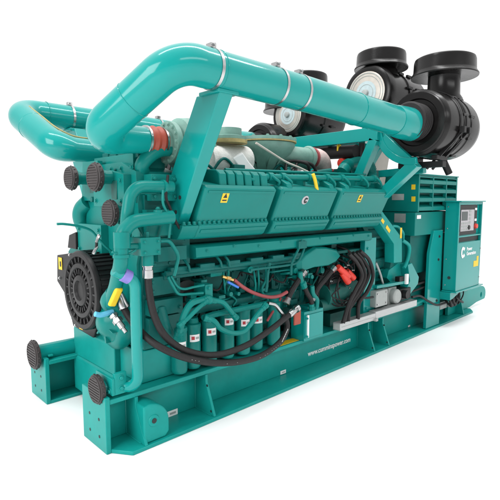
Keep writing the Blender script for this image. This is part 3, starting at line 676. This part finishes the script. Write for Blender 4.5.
# ---- air filters
def air_filter(c, L, r, disc, capx, neck_h=.20, cr=.33, inlet=False):
    c = V(c); b = MB()
    if inlet: prof = [(.02, .17), (.02, .22), (.0, .23), (.0, .29), (.02, .30), (.02, r * .93), (.05, r * .99), (.07, r), (L * .42, r), (L * .43, r * 1.02), (L * .47, r * 1.02), (L * .48, r), (L * .62, r), (L * .63, r * 1.025), (L * .67, r * 1.025), (L * .68, r), (L * .86, r), (L * .9, r * .98), (L, r * .9), (L + .03, r * .5)]
    else: prof = [(0, r * .74), (.0, r * .90), (.015, r * .97), (.05, r), (.12, r), (.13, r * .96), (L * .45, r * .95), (L * .46, r * .99), (L * .5, r * .99), (L * .51, r * .95), (L * .9, r * .95), (L, r * .85)]
    b.lathe(c, XR, prof, 56)
    o = b.build('air_filter', BLK, G)
    # inlet stack + rain cap
    s = V((capx, c.y, c.z)); b = MB(); zt = r + neck_h
    b.lathe(s, ZU, [(r * .7, .215), (r * .93, .19), (r * 1.05, .165), (zt - .03, .160), (zt, .175)], 40); b.build('inlet_neck', BLK, o)
    b = MB(); b.lathe(s + ZU * zt, ZU, [(-.03, cr * .97), (-.032, cr * 1.04), (-.02, cr * 1.05), (.012, cr * .985), (.025, cr * .97), (.125, cr * .955), (.15, cr * .93), (.163, cr * .86), (.166, cr * .6), (.158, cr * .5), (.16, .01)], 56); b.lathe(s + ZU * zt, ZU, [(-.012, cr * .95), (-.002, cr * .3)], 40); b.build('rain_cap', BLK, o)
    if disc:
        b = MB(); b.lathe(c, (-1, 0, 0), [(-.002, r * .76), (.006, r * .76), (.010, r * .74)], 48); b.build('end_disc', DISC, o)
        b = MB(); b.lathe(c + V((-.011, 0, .0)), (-1, 0, 0), [(0, r * .42), (.003, r * .42)], 40); b.build('disc_label', CARD, o)
        b = MB(); b.lathe(c + V((-.0145, .0, 0)), (-1, 0, 0), [(0, r * .13), (.03, r * .11), (.035, r * .06)], 24)
        b.torus(c + V((-.010, 0, 0)), XR, r * .60, .004, 48, 6); b.torus(c + V((-.010, 0, 0)), XR, r * .70, .005, 48, 6); b.torus(c + V((-.014, 0, 0)), XR, r * .30, .003, 40, 6); b.build('disc_boss', GRY, o)
    else:
        b = MB(); prof = []
        for k in range(6): prof += [(k * .035, .165), (k * .035 + .012, .182), (k * .035 + .022, .182)]
        b.lathe(c - V((.16, 0, 0)), XR, prof + [(.22, .17)], 40); b.build('rubber_bellows', RUB, o)
    b = MB()
    for k in (.43, .63):
        for j in range(9):
            a = 2 * PI * j / 9 - .6; p = c + V((L * k + .03, math.cos(a) * r * 1.0, math.sin(a) * r * 1.0)); b.box(p.x - .05, p.x + .05, p.y - .014, p.y + .014, p.z - .014, p.z + .014)
    b.scatter('latch', BPT if disc else BLK, o, .004)
    return o
f1 = air_filter((3.09, -.45, 2.425), .84, .325, False, 3.67, neck_h=.235, inlet=True, cr=.322)
f4 = air_filter((3.16, 1.85, 2.38), .84, .325, False, 3.74, neck_h=.235, inlet=True, cr=.322)
f2 = air_filter((3.50, .39, 2.90), .95, .32, True, 3.80, .03, .30)
f3 = air_filter((3.46, 1.57, 2.80), .95, .30, True, 3.83, .12, .30)
# mounting straps of the near filter
b = MB()
for x in (3.36, 3.48):
    b.lathe((x, -.45, 2.425), XR, [(0, .3345), (.0, .339), (.03, .339), (.03, .3345)], 48, False)
    p0 = V((x + .02, -.775, 2.33)); p1 = V((x - .10, -.60, 2.08)); b.beam(p0, p1, .035, .012, (1, 0, 0)); b.cyl(p1 + V((0, -.02, .03)), p1 + V((0, .1, -.1)), .014, n=8)
    b.box(x - .005, x + .04, -.82, -.77, 2.32, 2.38)
b.scatter('filter_strap', BPT, f1)
b = MB(); b.beam((3.2, -.60, 2.085), (3.44, -.60, 2.085), .06, .05); b.beam((3.2, -.3, 2.085), (3.5, -.3, 2.085), .08, .06); b.box(3.22, 3.30, -.68, -.2, 1.99, 2.05); b.cyl((3.42, -.6, 2.05), (3.47, -.64, 1.93), .035); b.build('filter_foot', BPT, f1, .006)

# ---- filter support frame
b = MB()
arc = lambda r, a0, a1, n=14: [(-.45 + r * math.cos(math.radians(a0 + (a1 - a0) * k / n)), 2.425 + r * math.sin(math.radians(a0 + (a1 - a0) * k / n))) for k in range(n + 1)]
def cradle(x, yc):
    o_ = arc(.415, 350, 262); i_ = arc(.345, 350, 262)
    for k in range(len(o_) - 1):
        q = [i_[k], o_[k], o_[k + 1], i_[k + 1]]; b.prismx([((p if yc < .7 else 1.4 - p), z) for p, z in q], x, x + .04)
cradle(3.02, -.45); cradle(3.5, 1.85)
for x in (3.02, 3.75): b.beam((x, -.10, 2.345), (x, 1.90, 2.345), .10, .135)
b.box(3.02, 3.80, .10, .16, 2.28, 2.34); b.box(3.02, 3.80, 1.4, 1.46, 2.28, 2.34)
for yy, zb in ((.39, 2.57), (1.57, 2.48)):
    for x in (3.65, 4.2): b.beam((x, yy - .2, 2.36), (x, yy, zb + .05), .08, .08, (1, 0, 0)); b.beam((x, yy + .2, 2.36), (x, yy, zb + .05), .08, .08, (1, 0, 0))
b.box(3.0, 4.3, .55, .63, 2.30, 2.40); b.box(3.0, 4.3, 1.3, 1.38, 2.30, 2.40)
for s in (0, 1):
    y = (lambda v: 1.4 - v) if s else (lambda v: v)
    b.beam((3.08, y(-.48), 2.03), (3.08, y(.16), 1.48), .105, .11, (1, 0, 0)); b.beam((3.62, y(-.30), 2.0), (3.62, y(.25), 1.97), .08, .08, (1, 0, 0))
    b.beam((3.02, y(-.05), 2.29), (3.02, y(.24), 1.7), .10, .10, (1, 0, 0))
    b.beam((3.06, y(-.12), 2.30), (3.06, y(-.46), 2.0), .1, .06, (1, 0, 0))
    b.beam((3.1, y(.3), 1.7), (3.7, y(.3), 2.3), .07, .07)
b.build('filter_frame', T, G, .005)
b = MB(); b.tube(smoothpath([(3.12, .25, 2.2), (3.12, .7, 2.21), (3.14, 1.3, 2.2)], 6), .075, 16); b.build('black_cross_tube', RUB, G)  # black tube running across below the filter beam
b = MB(); p = P(362, 140, y=.25); b.cyl((p.x, .25, 2.34), (p.x, .25, 1.95), .035, n=14); b.build('black_drain_tube', RUB, G)
b = MB(); b.cyl((p.x, .25, 2.10), (p.x, .25, 2.00), .040, n=14); b.build('tube_collar', WHT, G)
# beige exhaust stack panel
pl = [P(x, y, y=.36) for x, y in ((371, 182), (379, 147), (392, 143), (384, 190))]; b = MB(); b.loft([[q for q in pl], [q + V((.0, .12, 0)) for q in pl]]); b.build('beige_panel', BEI, G, .01)

# ---- alternator
b = MB(); c = V((3.2, .7, .98))
b.lathe(c, XR, [(0, .42), (0, .62), (.10, .62), (.12, .56), (.38, .56), (.40, .64), (.48, .64), (.50, .60), (1.9, .60), (1.92, .64), (2.0, .64), (2.05, .55), (2.3, .48), (2.32, .2)], 56)
for k in range(28):
    a = 2 * PI * k / 28; b.bolt(c + V((-.001, .585 * math.cos(a), .585 * math.sin(a))), (-1, 0, 0), .014)
    b.beam(c + V((.13, .57 * math.cos(a), .57 * math.sin(a))), c + V((.37, .57 * math.cos(a), .57 * math.sin(a))), .03, .03, (0, math.cos(a), math.sin(a)))
b.box(3.7, 5.1, .06, .14, .40, .60); b.box(3.7, 5.1, 1.26, 1.34, .40, .60); b.box(3.8, 5.0, .1, 1.3, .363, .42)
b.box(4.0, 5.15, .04, 1.36, .75, 1.23)
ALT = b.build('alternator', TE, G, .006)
b = MB(); b.box(3.97, 5.05, -.03, 1.43, 1.235, 1.52)
TB = b.build('terminal_box', TC, ALT, .006)
b = MB(); LX0, LX1, LY, Z0, Z1 = 3.965, 5.04, -.05, 1.525, 1.965
b.box(LX0, LX1, LY + .12, 1.45, Z0, Z1); b.box(LX0, LX0 + .015, LY, LY + .12, Z0, Z1); b.box(LX1 - .015, LX1, LY, LY + .12, Z0, Z1); b.box(LX0 + .015, LX1 - .015, LY, LY + .12, Z1 - .016, Z1); b.box(LX0 - .02, LX1 + .02, LY - .02, 1.46, Z1, Z1 + .014)
for xx in (LX0, LX1 - .03): b.box(xx, xx + .03, LY - .012, LY, Z0, Z1)
b.build('louvre_box', TC, ALT, .004)
for k in range(4):
    z = Z0 + .012 + k * .108; b = MB()
    b.prismx([(LY - .012, z), (LY - .012, z + .042), (LY + .0, z + .05), (LY + .10, z + .09), (LY + .10, z + .075), (LY + .004, z + .03), (LY + .004, z)], LX0 + .031, LX1 - .031); b.build('louvre', TC, ALT, .002)
b = MB()
for x in (4.33, 4.70): b.box(x, x + .022, LY - .014, LY + .03, Z0 + .01, Z1 - .02)
b.box(LX0 + .03, LX1 - .03, LY - .010, LY + .02, Z1 - .03, Z1 - .016)
b.scatter('louvre_bar', TC, ALT, .002)
for px, py, x, wd, ht, m in ((398, 197, LX0 - .001, .16, .075, GRY), (400, 218, 3.969, .15, .11, GRY)):
    p = P(px, py, x=x); plate('rating_label', p, NEG_Y, ZU, wd, ht, m, ALT)
p = P(418, 217, y=-.031); plate('white_label', p + V((.02, 0, 0)), XR, ZU, .10, .045, WHT, ALT)
for py in (187, 199):
    p = P(413.5, py, x=LX0 - .001); plate('yellow_sticker', p, NEG_Y, ZU, .05, .06, YEL, ALT)
# flywheel housing and hoist bracket
b = MB(); b.torus((3.16, .7, 1.0), XR, .60, .05, 48, 10); b.lathe((3.13, .7, 1.0), XR, [(0, .3), (0, .66), (.05, .66)], 48)
for k in range(30):
    a = 2 * PI * k / 30; b.bolt((3.13, .7 + .63 * math.cos(a), 1.0 + .63 * math.sin(a)), (-1, 0, 0), .013)
b.build('flywheel_housing', TE, G)
def pixplate(name, pts, y, t, m, par, bevel=.004):
    b = MB(); q = [P(a, c, y=y) for a, c in pts]; return b.prism(q, (0, t, 0)).build(name, m, par, bevel)
o = pixplate('hoist_bracket', [(377, 212), (382, 211), (402, 238), (402, 262), (394, 263), (394, 244), (379, 222)], -.06, .12, TS, G)
b = MB()
for a, c in ((381, 219), (387, 228)):
    q = P(a + 1, c + 1, y=-.062); d = (P(387, 228, y=-.062) - P(381, 219, y=-.062)).normalized(); u = d.cross(NEG_Y).normalized(); b.prism([q - d * .05 - u * .02, q + d * .05 - u * .02, q + d * .05 + u * .02, q - d * .05 + u * .02], (0, -.002, 0))
q = P(401, 233, y=-.064); b.box(q.x - .018, q.x + .018, -.066, -.062, q.z - .06, q.z + .06); b.scatter('yellow_mark', YEL, o)
b = MB(); q = [P(a, c, y=-.02) for a, c in ((392, 226), (398, 227), (403, 233), (403, 240))]; b.tube(smoothpath(q, 5), .016, 10); q = [P(a, c, y=-.02) for a, c in ((402, 240), (409, 246), (408, 258), (404, 268))]; b.tube(smoothpath(q, 5), .022, 10); b.scatter('bracket_loop', TS, o)
pixplate('side_foot', [(408, 265), (412, 263), (419, 277), (418, 284), (409, 296), (404, 296), (410, 281)], -.04, .10, T, G)
pixplate('side_foot', [(389, 270), (400, 262), (406, 264), (404, 282), (392, 284), (387, 278)], .06, .10, TS, G)
# post between engine and alternator
b = MB(); x0 = P(362, 300, y=.02).x; x1 = P(373, 300, y=.02).x; b.box(x0, x1, .0, .06, .363, 1.26); b.bolts([(x0 + .05, .0, z) for z in (.5, .9, 1.15)], NEG_Y); b.build('support_post', T, G, .005)
b = MB(); a_ = P(375, 287, y=-.02); c_ = P(404, 282, y=-.02); b.beam(a_, c_, .05, .035); b.build('tray_bar', T, G, .004)
hose('grey_rod', [(376, 263), (380, 273), (383, 284)], .012, GRY, y=.0)

# starter / harness on the block between filters and post
b = MB(); c = P(331, 288, y=.10)
b.lathe(c + V((0, .06, 0)), NEG_Y, [(0, .20), (.04, .20), (.05, .17), (.07, .16), (.075, .11), (.11, .10), (.112, .03)], 36); b.build('pulley', DRK, G)
b = MB()
for k in range(5): b.torus(c + V((.02 * k - .03, -.08 - .012 * k, -.02 * (k % 2))), (.1 * (k - 2), -1, .15 * (k % 3)), .13 + .02 * (k % 3), .007, 32, 6)
b.scatter('coiled_wire', RUB, G)
b = MB(); b.cyl(P(322, 296, y=.08), P(352, 288, y=.08), .11, n=24); b.cyl(P(318, 306, y=.06), P(352, 300, y=.06), .06, n=20); b.box(2.5, 3.0, .1, .25, .364, .5); b.build('starter_motor', TD, G)
for i, (a0, a1) in enumerate((((338, 267), (349, 277)), ((347, 271), (354, 279)), ((342, 273), (349, 283)))):
    p, q = P(*a0, y=-.04), P(*a1, y=-.06); b = MB(); b.cyl(p, p.lerp(q, .8), .030, .036, 14); b.lathe(q, q - p, [(-.05, .036), (-.01, .034), (.0, .02)], 14); b.build('red_terminal_boot', RED, G)
for k, pp in enumerate((((357, 252), (365, 262), (369, 274), (362, 290), (354, 302), (347, 312), (345, 322)), ((353, 253), (361, 262), (365, 276), (358, 292), (350, 305), (348, 321)), ((360, 251), (369, 260), (373, 276), (367, 292), (359, 303), (358, 319)), ((349, 254), (357, 263), (362, 276), (355, 291), (349, 303), (343, 323)))):
    hose('power_cable', [(a, c) for a, c in pp], .020, RUB, y=-.08 - .012 * k)
hose('sensor_wire', [(352, 292), (349, 300), (341, 300), (332, 296), (340, 288)], .007, RUB, y=-.06)
hose('sensor_wire', [(352, 268), (348, 262), (356, 256), (364, 254)], .010, RUB, y=-.05)
hose('sensor_wire', [(373, 297), (366, 298), (359, 297)], .012, RUB, y=-.07)
b = MB()
for a, c in ((344, 267), (347, 265), (349, 288), (330, 281), (352, 270)): q = P(a, c, y=-.07); b.lathe(q, NEG_Y, [(0, .009), (.012, .009), (.014, .005), (.025, .005)], 6)
b.scatter('wire_terminal', STL, G)
b = MB()
for k in range(14):
    x = random.uniform(2.05, 2.9); z = random.uniform(.8, 1.2); b.tube(smoothpath([(x, .16, z), (x + .08, .06, z - .06), (x + random.uniform(0, .2), .04, z - .18), (x + .1, .15, z - .25)], 5), random.choice([.008, .012, .016]), 8)
b.scatter('wiring_cable', RUB, G)

# cable tray with its boxes
tl, tr = P(337, 326, y=-.07), P(414, 298, y=-.07)
b = MB(); z0 = .385; b.box(tl.x, 3.02, -.11, -.02, z0, z0 + .075); b.box(3.024, tr.x, -.11, -.02, z0 + .012, z0 + .087); b.build('cable_tray', ALU, G, .004)
b = MB(); b.box(tl.x + .02, 3.0, -.1115, -.110, z0 + .035, z0 + .04); b.box(3.0, 3.04, -.13, -.0, z0 - .01, z0 + .02); b.box(tl.x - .004, tl.x, -.10, -.03, z0 + .01, z0 + .065); b.build('tray_joint', GRY, G)
def pbox(name, x0, y0, x1, y1, yf, dep, m, par=G, bev=.008):
    a, c = P(x0, y1, y=yf), P(x1, y0, y=yf); b = MB(); b.box(a.x, c.x, yf, yf + dep, a.z, max(c.z, a.z + .05)); return b.build(name, m, par, bev)
o = pbox('grey_junction_box', 376, 289, 388, 308, -.075, .10, GRY)
b = MB(); p, q = P(376, 308, y=-.08), P(388, 289, y=-.08); b.bolts([(x, -.075, z) for x in (p.x + .03, q.x - .03) for z in (p.z + .03, q.z - .03)], NEG_Y, .008); b.scatter('box_screw', STL, o)
b = MB(); p = P(394, 296, y=-.02); b.lathe(p + V((.0, .06, 0)), NEG_Y, [(0, .085), (.10, .085), (.115, .07), (.12, .03)], 28); b.box(p.x - .09, p.x + .09, .0, .08, p.z - .10, p.z + .10); b.build('grey_motor', GRY, G, .006)
o = pbox('black_actuator', 400, 287, 411, 301, -.06, .12, BPT)
b = MB(); p = P(404, 294, y=-.065); b.cyl(p, p + V((.0, -.05, 0)), .05, n=18); b.build('actuator_cap', BPT, o)
b = MB(); p = P(406, 279, y=-.05); b.box(p.x - .02, p.x + .03, -.07, -.04, p.z - .06, p.z + .06); b.build('white_clip', WHT, G, .004)
b = MB(); p = P(401, 279, y=-.03); b.box(p.x - .05, p.x + .05, -.04, .02, p.z - .03, p.z + .03); b.build('black_clip', BPT, G, .004)
for k, pp in enumerate((((412, 297), (420, 296), (428, 301), (437, 305), (445, 303)), ((404, 290), (415, 285), (424, 282), (430, 280)), ((404, 294), (416, 290), (424, 287)))):
    hose('sensor_cable', pp, .014, RUB, y=-.10 if k == 0 else .0)
b = MB(); b.beam((4.0, .02, .375), (4.45, .02, .40), .08, .03); b.beam((3.9, .12, .42), (4.4, .2, .5), .06, .03); b.scatter('floor_bracket', TS, G, .004)

# ---- control cabinet on its post
PX0, PX1 = P(427, 300, y=-.06).x, P(440, 300, y=-.06).x
b = MB(); b.prismy([(PX0, .03), (PX1, .03), (PX1, 1.28), (PX0 + .12, 1.28), (PX0 + .02, 1.0)], -.06, -.02); b.box(PX1 - .05, PX1 + .45, -.018, .12, .404, 1.23); b.box(PX0, PX1 + .9, -.055, .10, .364, .40)
o = b.build('cabinet_post', T, G, .004)
b = MB(); b.bolts([(PX1 - .1, -.06, z) for z in (.36, .9, 1.2)], NEG_Y, .012); b.scatter('post_bolt', DRK, o)
X0, X1, Y0, Y1, Z0, Z1 = 4.68, 5.45, -.25, -.075, .49, 1.64
b = MB()
b.box(X0, X1, Y0 + .035, Y1, Z0, Z1)                                        # body behind the door
b.box(X0, X0 + .03, Y0, Y0 + .035, Z0, Z1); b.box(X1 - .03, X1, Y0, Y0 + .035, Z0, Z1)
b.box(X0 + .03, X1 - .03, Y0, Y0 + .035, Z0, 1.115); b.box(X0 + .03, X1 - .03, Y0, Y0 + .035, Z1 - .035, Z1); b.box(X0 + .03, X1 - .03, Y0, Y0 + .035, 1.185, 1.205)
b.box(X0 - .015, X1 + .02, Y0 - .03, Y1 + .01, Z1 + .0005, Z1 + .016); b.box(X0 - .02, X1 + .1, Y0 - .02, Y1, Z0 - .02, Z0 - .001)
CB = b.build('control_cabinet', T, G, .004)
b = MB(); b.prismy([(PX1 - .02, .37), (PX1 - .02, .469), (X0 + .35, .469), (X0 + .05, .38)], -.20, .0); b.build('cabinet_bracket', T, CB, .004)
b = MB(); b.box(X0 + .032, X1 - .032, Y0 + .030, Y0 + .0345, 1.122, 1.183); b.build('vent_slot', DRK, CB)
FX0, FX1, FZ0, FZ1 = X0 + .05, X1 - .14, 1.215, 1.60
b = MB(); b.box(FX0, FX1, Y0 + .018, Y0 + .0345, FZ0, FZ1); b.build('display_bezel', BPT, CB, .004)
b = MB(); b.box(FX0 + .05, FX1 - .11, Y0 + .012, Y0 + .018, FZ0 + .045, FZ1 - .06); b.build('keypad_panel', KEY, CB, .002)
b = MB(); b.box(FX0 + .07, FX0 + .25, Y0 + .009, Y0 + .012, FZ1 - .20, FZ1 - .085); b.build('display_screen', SCR, CB)
b = MB()
for i in range(4):
    for j in range(3): x = FX0 + .07 + i * .055; z = FZ0 + .055 + j * .04; b.box(x, x + .038, Y0 + .008, Y0 + .012, z, z + .026)
for j in range(4): z = FZ0 + .14 + j * .05; b.box(FX0 + .30, FX0 + .36, Y0 + .008, Y0 + .012, z, z + .03)
b.scatter('keypad_button', GRY, CB)
b = MB(); b.cyl((FX0 + .30, Y0 + .012, FZ0 + .09), (FX0 + .30, Y0 - .0, FZ0 + .09), .03, n=20); b.build('selector_knob', BPT, CB)
b = MB(); b.cyl((FX1 - .05, Y0 + .018, FZ0 + .10), (FX1 - .05, Y0 - .01, FZ0 + .10), .035, .03, 20); b.build('emergency_stop', RED, CB)
b = MB(); b.box(FX1 - .085, FX1 - .025, Y0 + .012, Y0 + .018, FZ0 + .17, FZ0 + .20); b.box(FX1 - .085, FX1 - .025, Y0 + .012, Y0 + .018, FZ1 - .07, FZ1 - .04); b.scatter('panel_label', WHT, CB)
emblem((X0 + .17, Y0, .985), XR, ZU, .15, WHT, CB)
text('maker_lettering', 'Power', (X0 + .29, Y0 - .001, 1.0), XR, ZU, .066, WHT, CB, .0012)
text('maker_lettering', 'Generation', (X0 + .29, Y0 - .001, .938), XR, ZU, .066, WHT, CB, .0012)
b = MB(); b.prism([(X1 - .23, Y0 - .003, .76), (X1 - .07, Y0 - .003, .76), (X1 - .07, Y0 - .003, .90), (X1 - .13, Y0 - .003, .90), (X1 - .13, Y0 - .003, .84), (X1 - .23, Y0 - .003, .84)], (0, .0025, 0)); b.build('yellow_sticker', YEL, CB)
b = MB(); b.lathe((X0 - .001, -.16, .66), (-1, 0, 0), [(0, .02), (.004, .02)], 16); b.build('cable_hole', DRK, CB)
b = MB()
for z in (.56, .9, 1.3, 1.58): b.bolt((X0, -.11, z), (-1, 0, 0), .006, .004)
b.bolts([(X1 - .015, Y0, z) for z in (.6, 1.0)], NEG_Y, .008, .006); b.scatter('cabinet_screw', STL, CB)
# looms below the cabinet
b = MB()
for k in range(9):
    x = 4.72 + k * .05; b.tube(smoothpath([(x + .1, -.12, .48), (x + random.uniform(-.1, .1), -.14, .36), (x + random.uniform(-.1, .2), -.13, .25), (x + random.uniform(.1, .25), -.05, .30), (x + .25, .0, .42)], 6), random.choice([.009, .012, .016]), 8)
b.scatter('wiring_cable', RUB, G)
b = MB(); b.box(4.75, 4.95, -.03, .06, .2, .3); b.box(5.0, 5.08, -.05, -.01, .2, .25); b.scatter('loom_bracket', GRY, G, .004)

# ------------------------------------------------------------------ floor
fm = mat('white_studio_floor', (.93, .93, .93), .75, var=.006, vscale=.6, rvar=.05, spec=.2)
b = MB(); n = 64; R = 90.; b.ngon([b.bm.verts.new((R * math.cos(2 * PI * k / n) + 3, R * math.sin(2 * PI * k / n) + .7, -.001)) for k in range(n)])
fl = b.build('floor', fm); fl['kind'] = 'structure'; fl['label'] = 'plain white studio floor'

# ------------------------------------------------------------------ light
world = bpy.data.worlds.new('World'); scene.world = world; world.use_nodes = True
nt = world.node_tree; bg = nt.nodes['Background']
tc = nt.nodes.new('ShaderNodeTexCoord'); dt = nt.nodes.new('ShaderNodeVectorMath'); dt.operation = 'DOT_PRODUCT'; dt.inputs[1].default_value = (.68, .72, .12)
rp = nt.nodes.new('ShaderNodeValToRGB'); rp.color_ramp.elements[0].position = .30; rp.color_ramp.elements[1].position = .52
rp.color_ramp.elements[0].color = (.45, .46, .47, 1); rp.color_ramp.elements[1].color = (1.1, 1.1, 1.1, 1)
mr = nt.nodes.new('ShaderNodeMapRange'); mr.inputs['From Min'].default_value = -1; mr.inputs['From Max'].default_value = 1
sx = nt.nodes.new('ShaderNodeSeparateXYZ'); zr = nt.nodes.new('ShaderNodeMapRange'); zr.interpolation_type = 'SMOOTHSTEP'
zr.inputs['From Min'].default_value = .35; zr.inputs['From Max'].default_value = .95; zr.inputs['To Max'].default_value = .65
ad = nt.nodes.new('ShaderNodeVectorMath'); ad.operation = 'ADD'
L = nt.links.new
L(tc.outputs['Generated'], dt.inputs[0]); L(dt.outputs['Value'], mr.inputs['Value']); L(mr.outputs[0], rp.inputs[0])
L(tc.outputs['Generated'], sx.inputs[0]); L(sx.outputs['Z'], zr.inputs['Value'])
L(rp.outputs[0], ad.inputs[0]); L(zr.outputs[0], ad.inputs[1]); L(ad.outputs[0], bg.inputs['Color'])
bg.inputs['Strength'].default_value = 1.0
def area(name, loc, aim, sx, sy, radiance, colr=(1, 1, 1)):
    d = bpy.data.lights.new(name, 'AREA'); d.shape = 'RECTANGLE'; d.size = sx; d.size_y = sy; d.energy = radiance * PI * sx * sy; d.color = colr
    o = bpy.data.objects.new(name, d); col.objects.link(o); o.location = loc
    o.rotation_euler = (V(aim) - V(loc)).to_track_quat('-Z', 'Y').to_euler(); return o
area('softbox_overhead', (2.0, -.6, 8.5), (2.5, .5, 0), 10, .7, 22)
area('softbox_front', (-6.5, -1.0, 4.2), (1, .5, 1), 4, 4, 9.0)
area('striplight_side', (1.5, -8.0, 5.5), (2.5, .5, 1.2), 8, 1.2, 6.5)

scene.view_settings.view_transform = 'Standard'; scene.view_settings.look = 'None'; scene.view_settings.exposure = 0; scene.view_settings.gamma = 1
scene.render.film_transparent = False
scene.cycles.max_bounces = 8
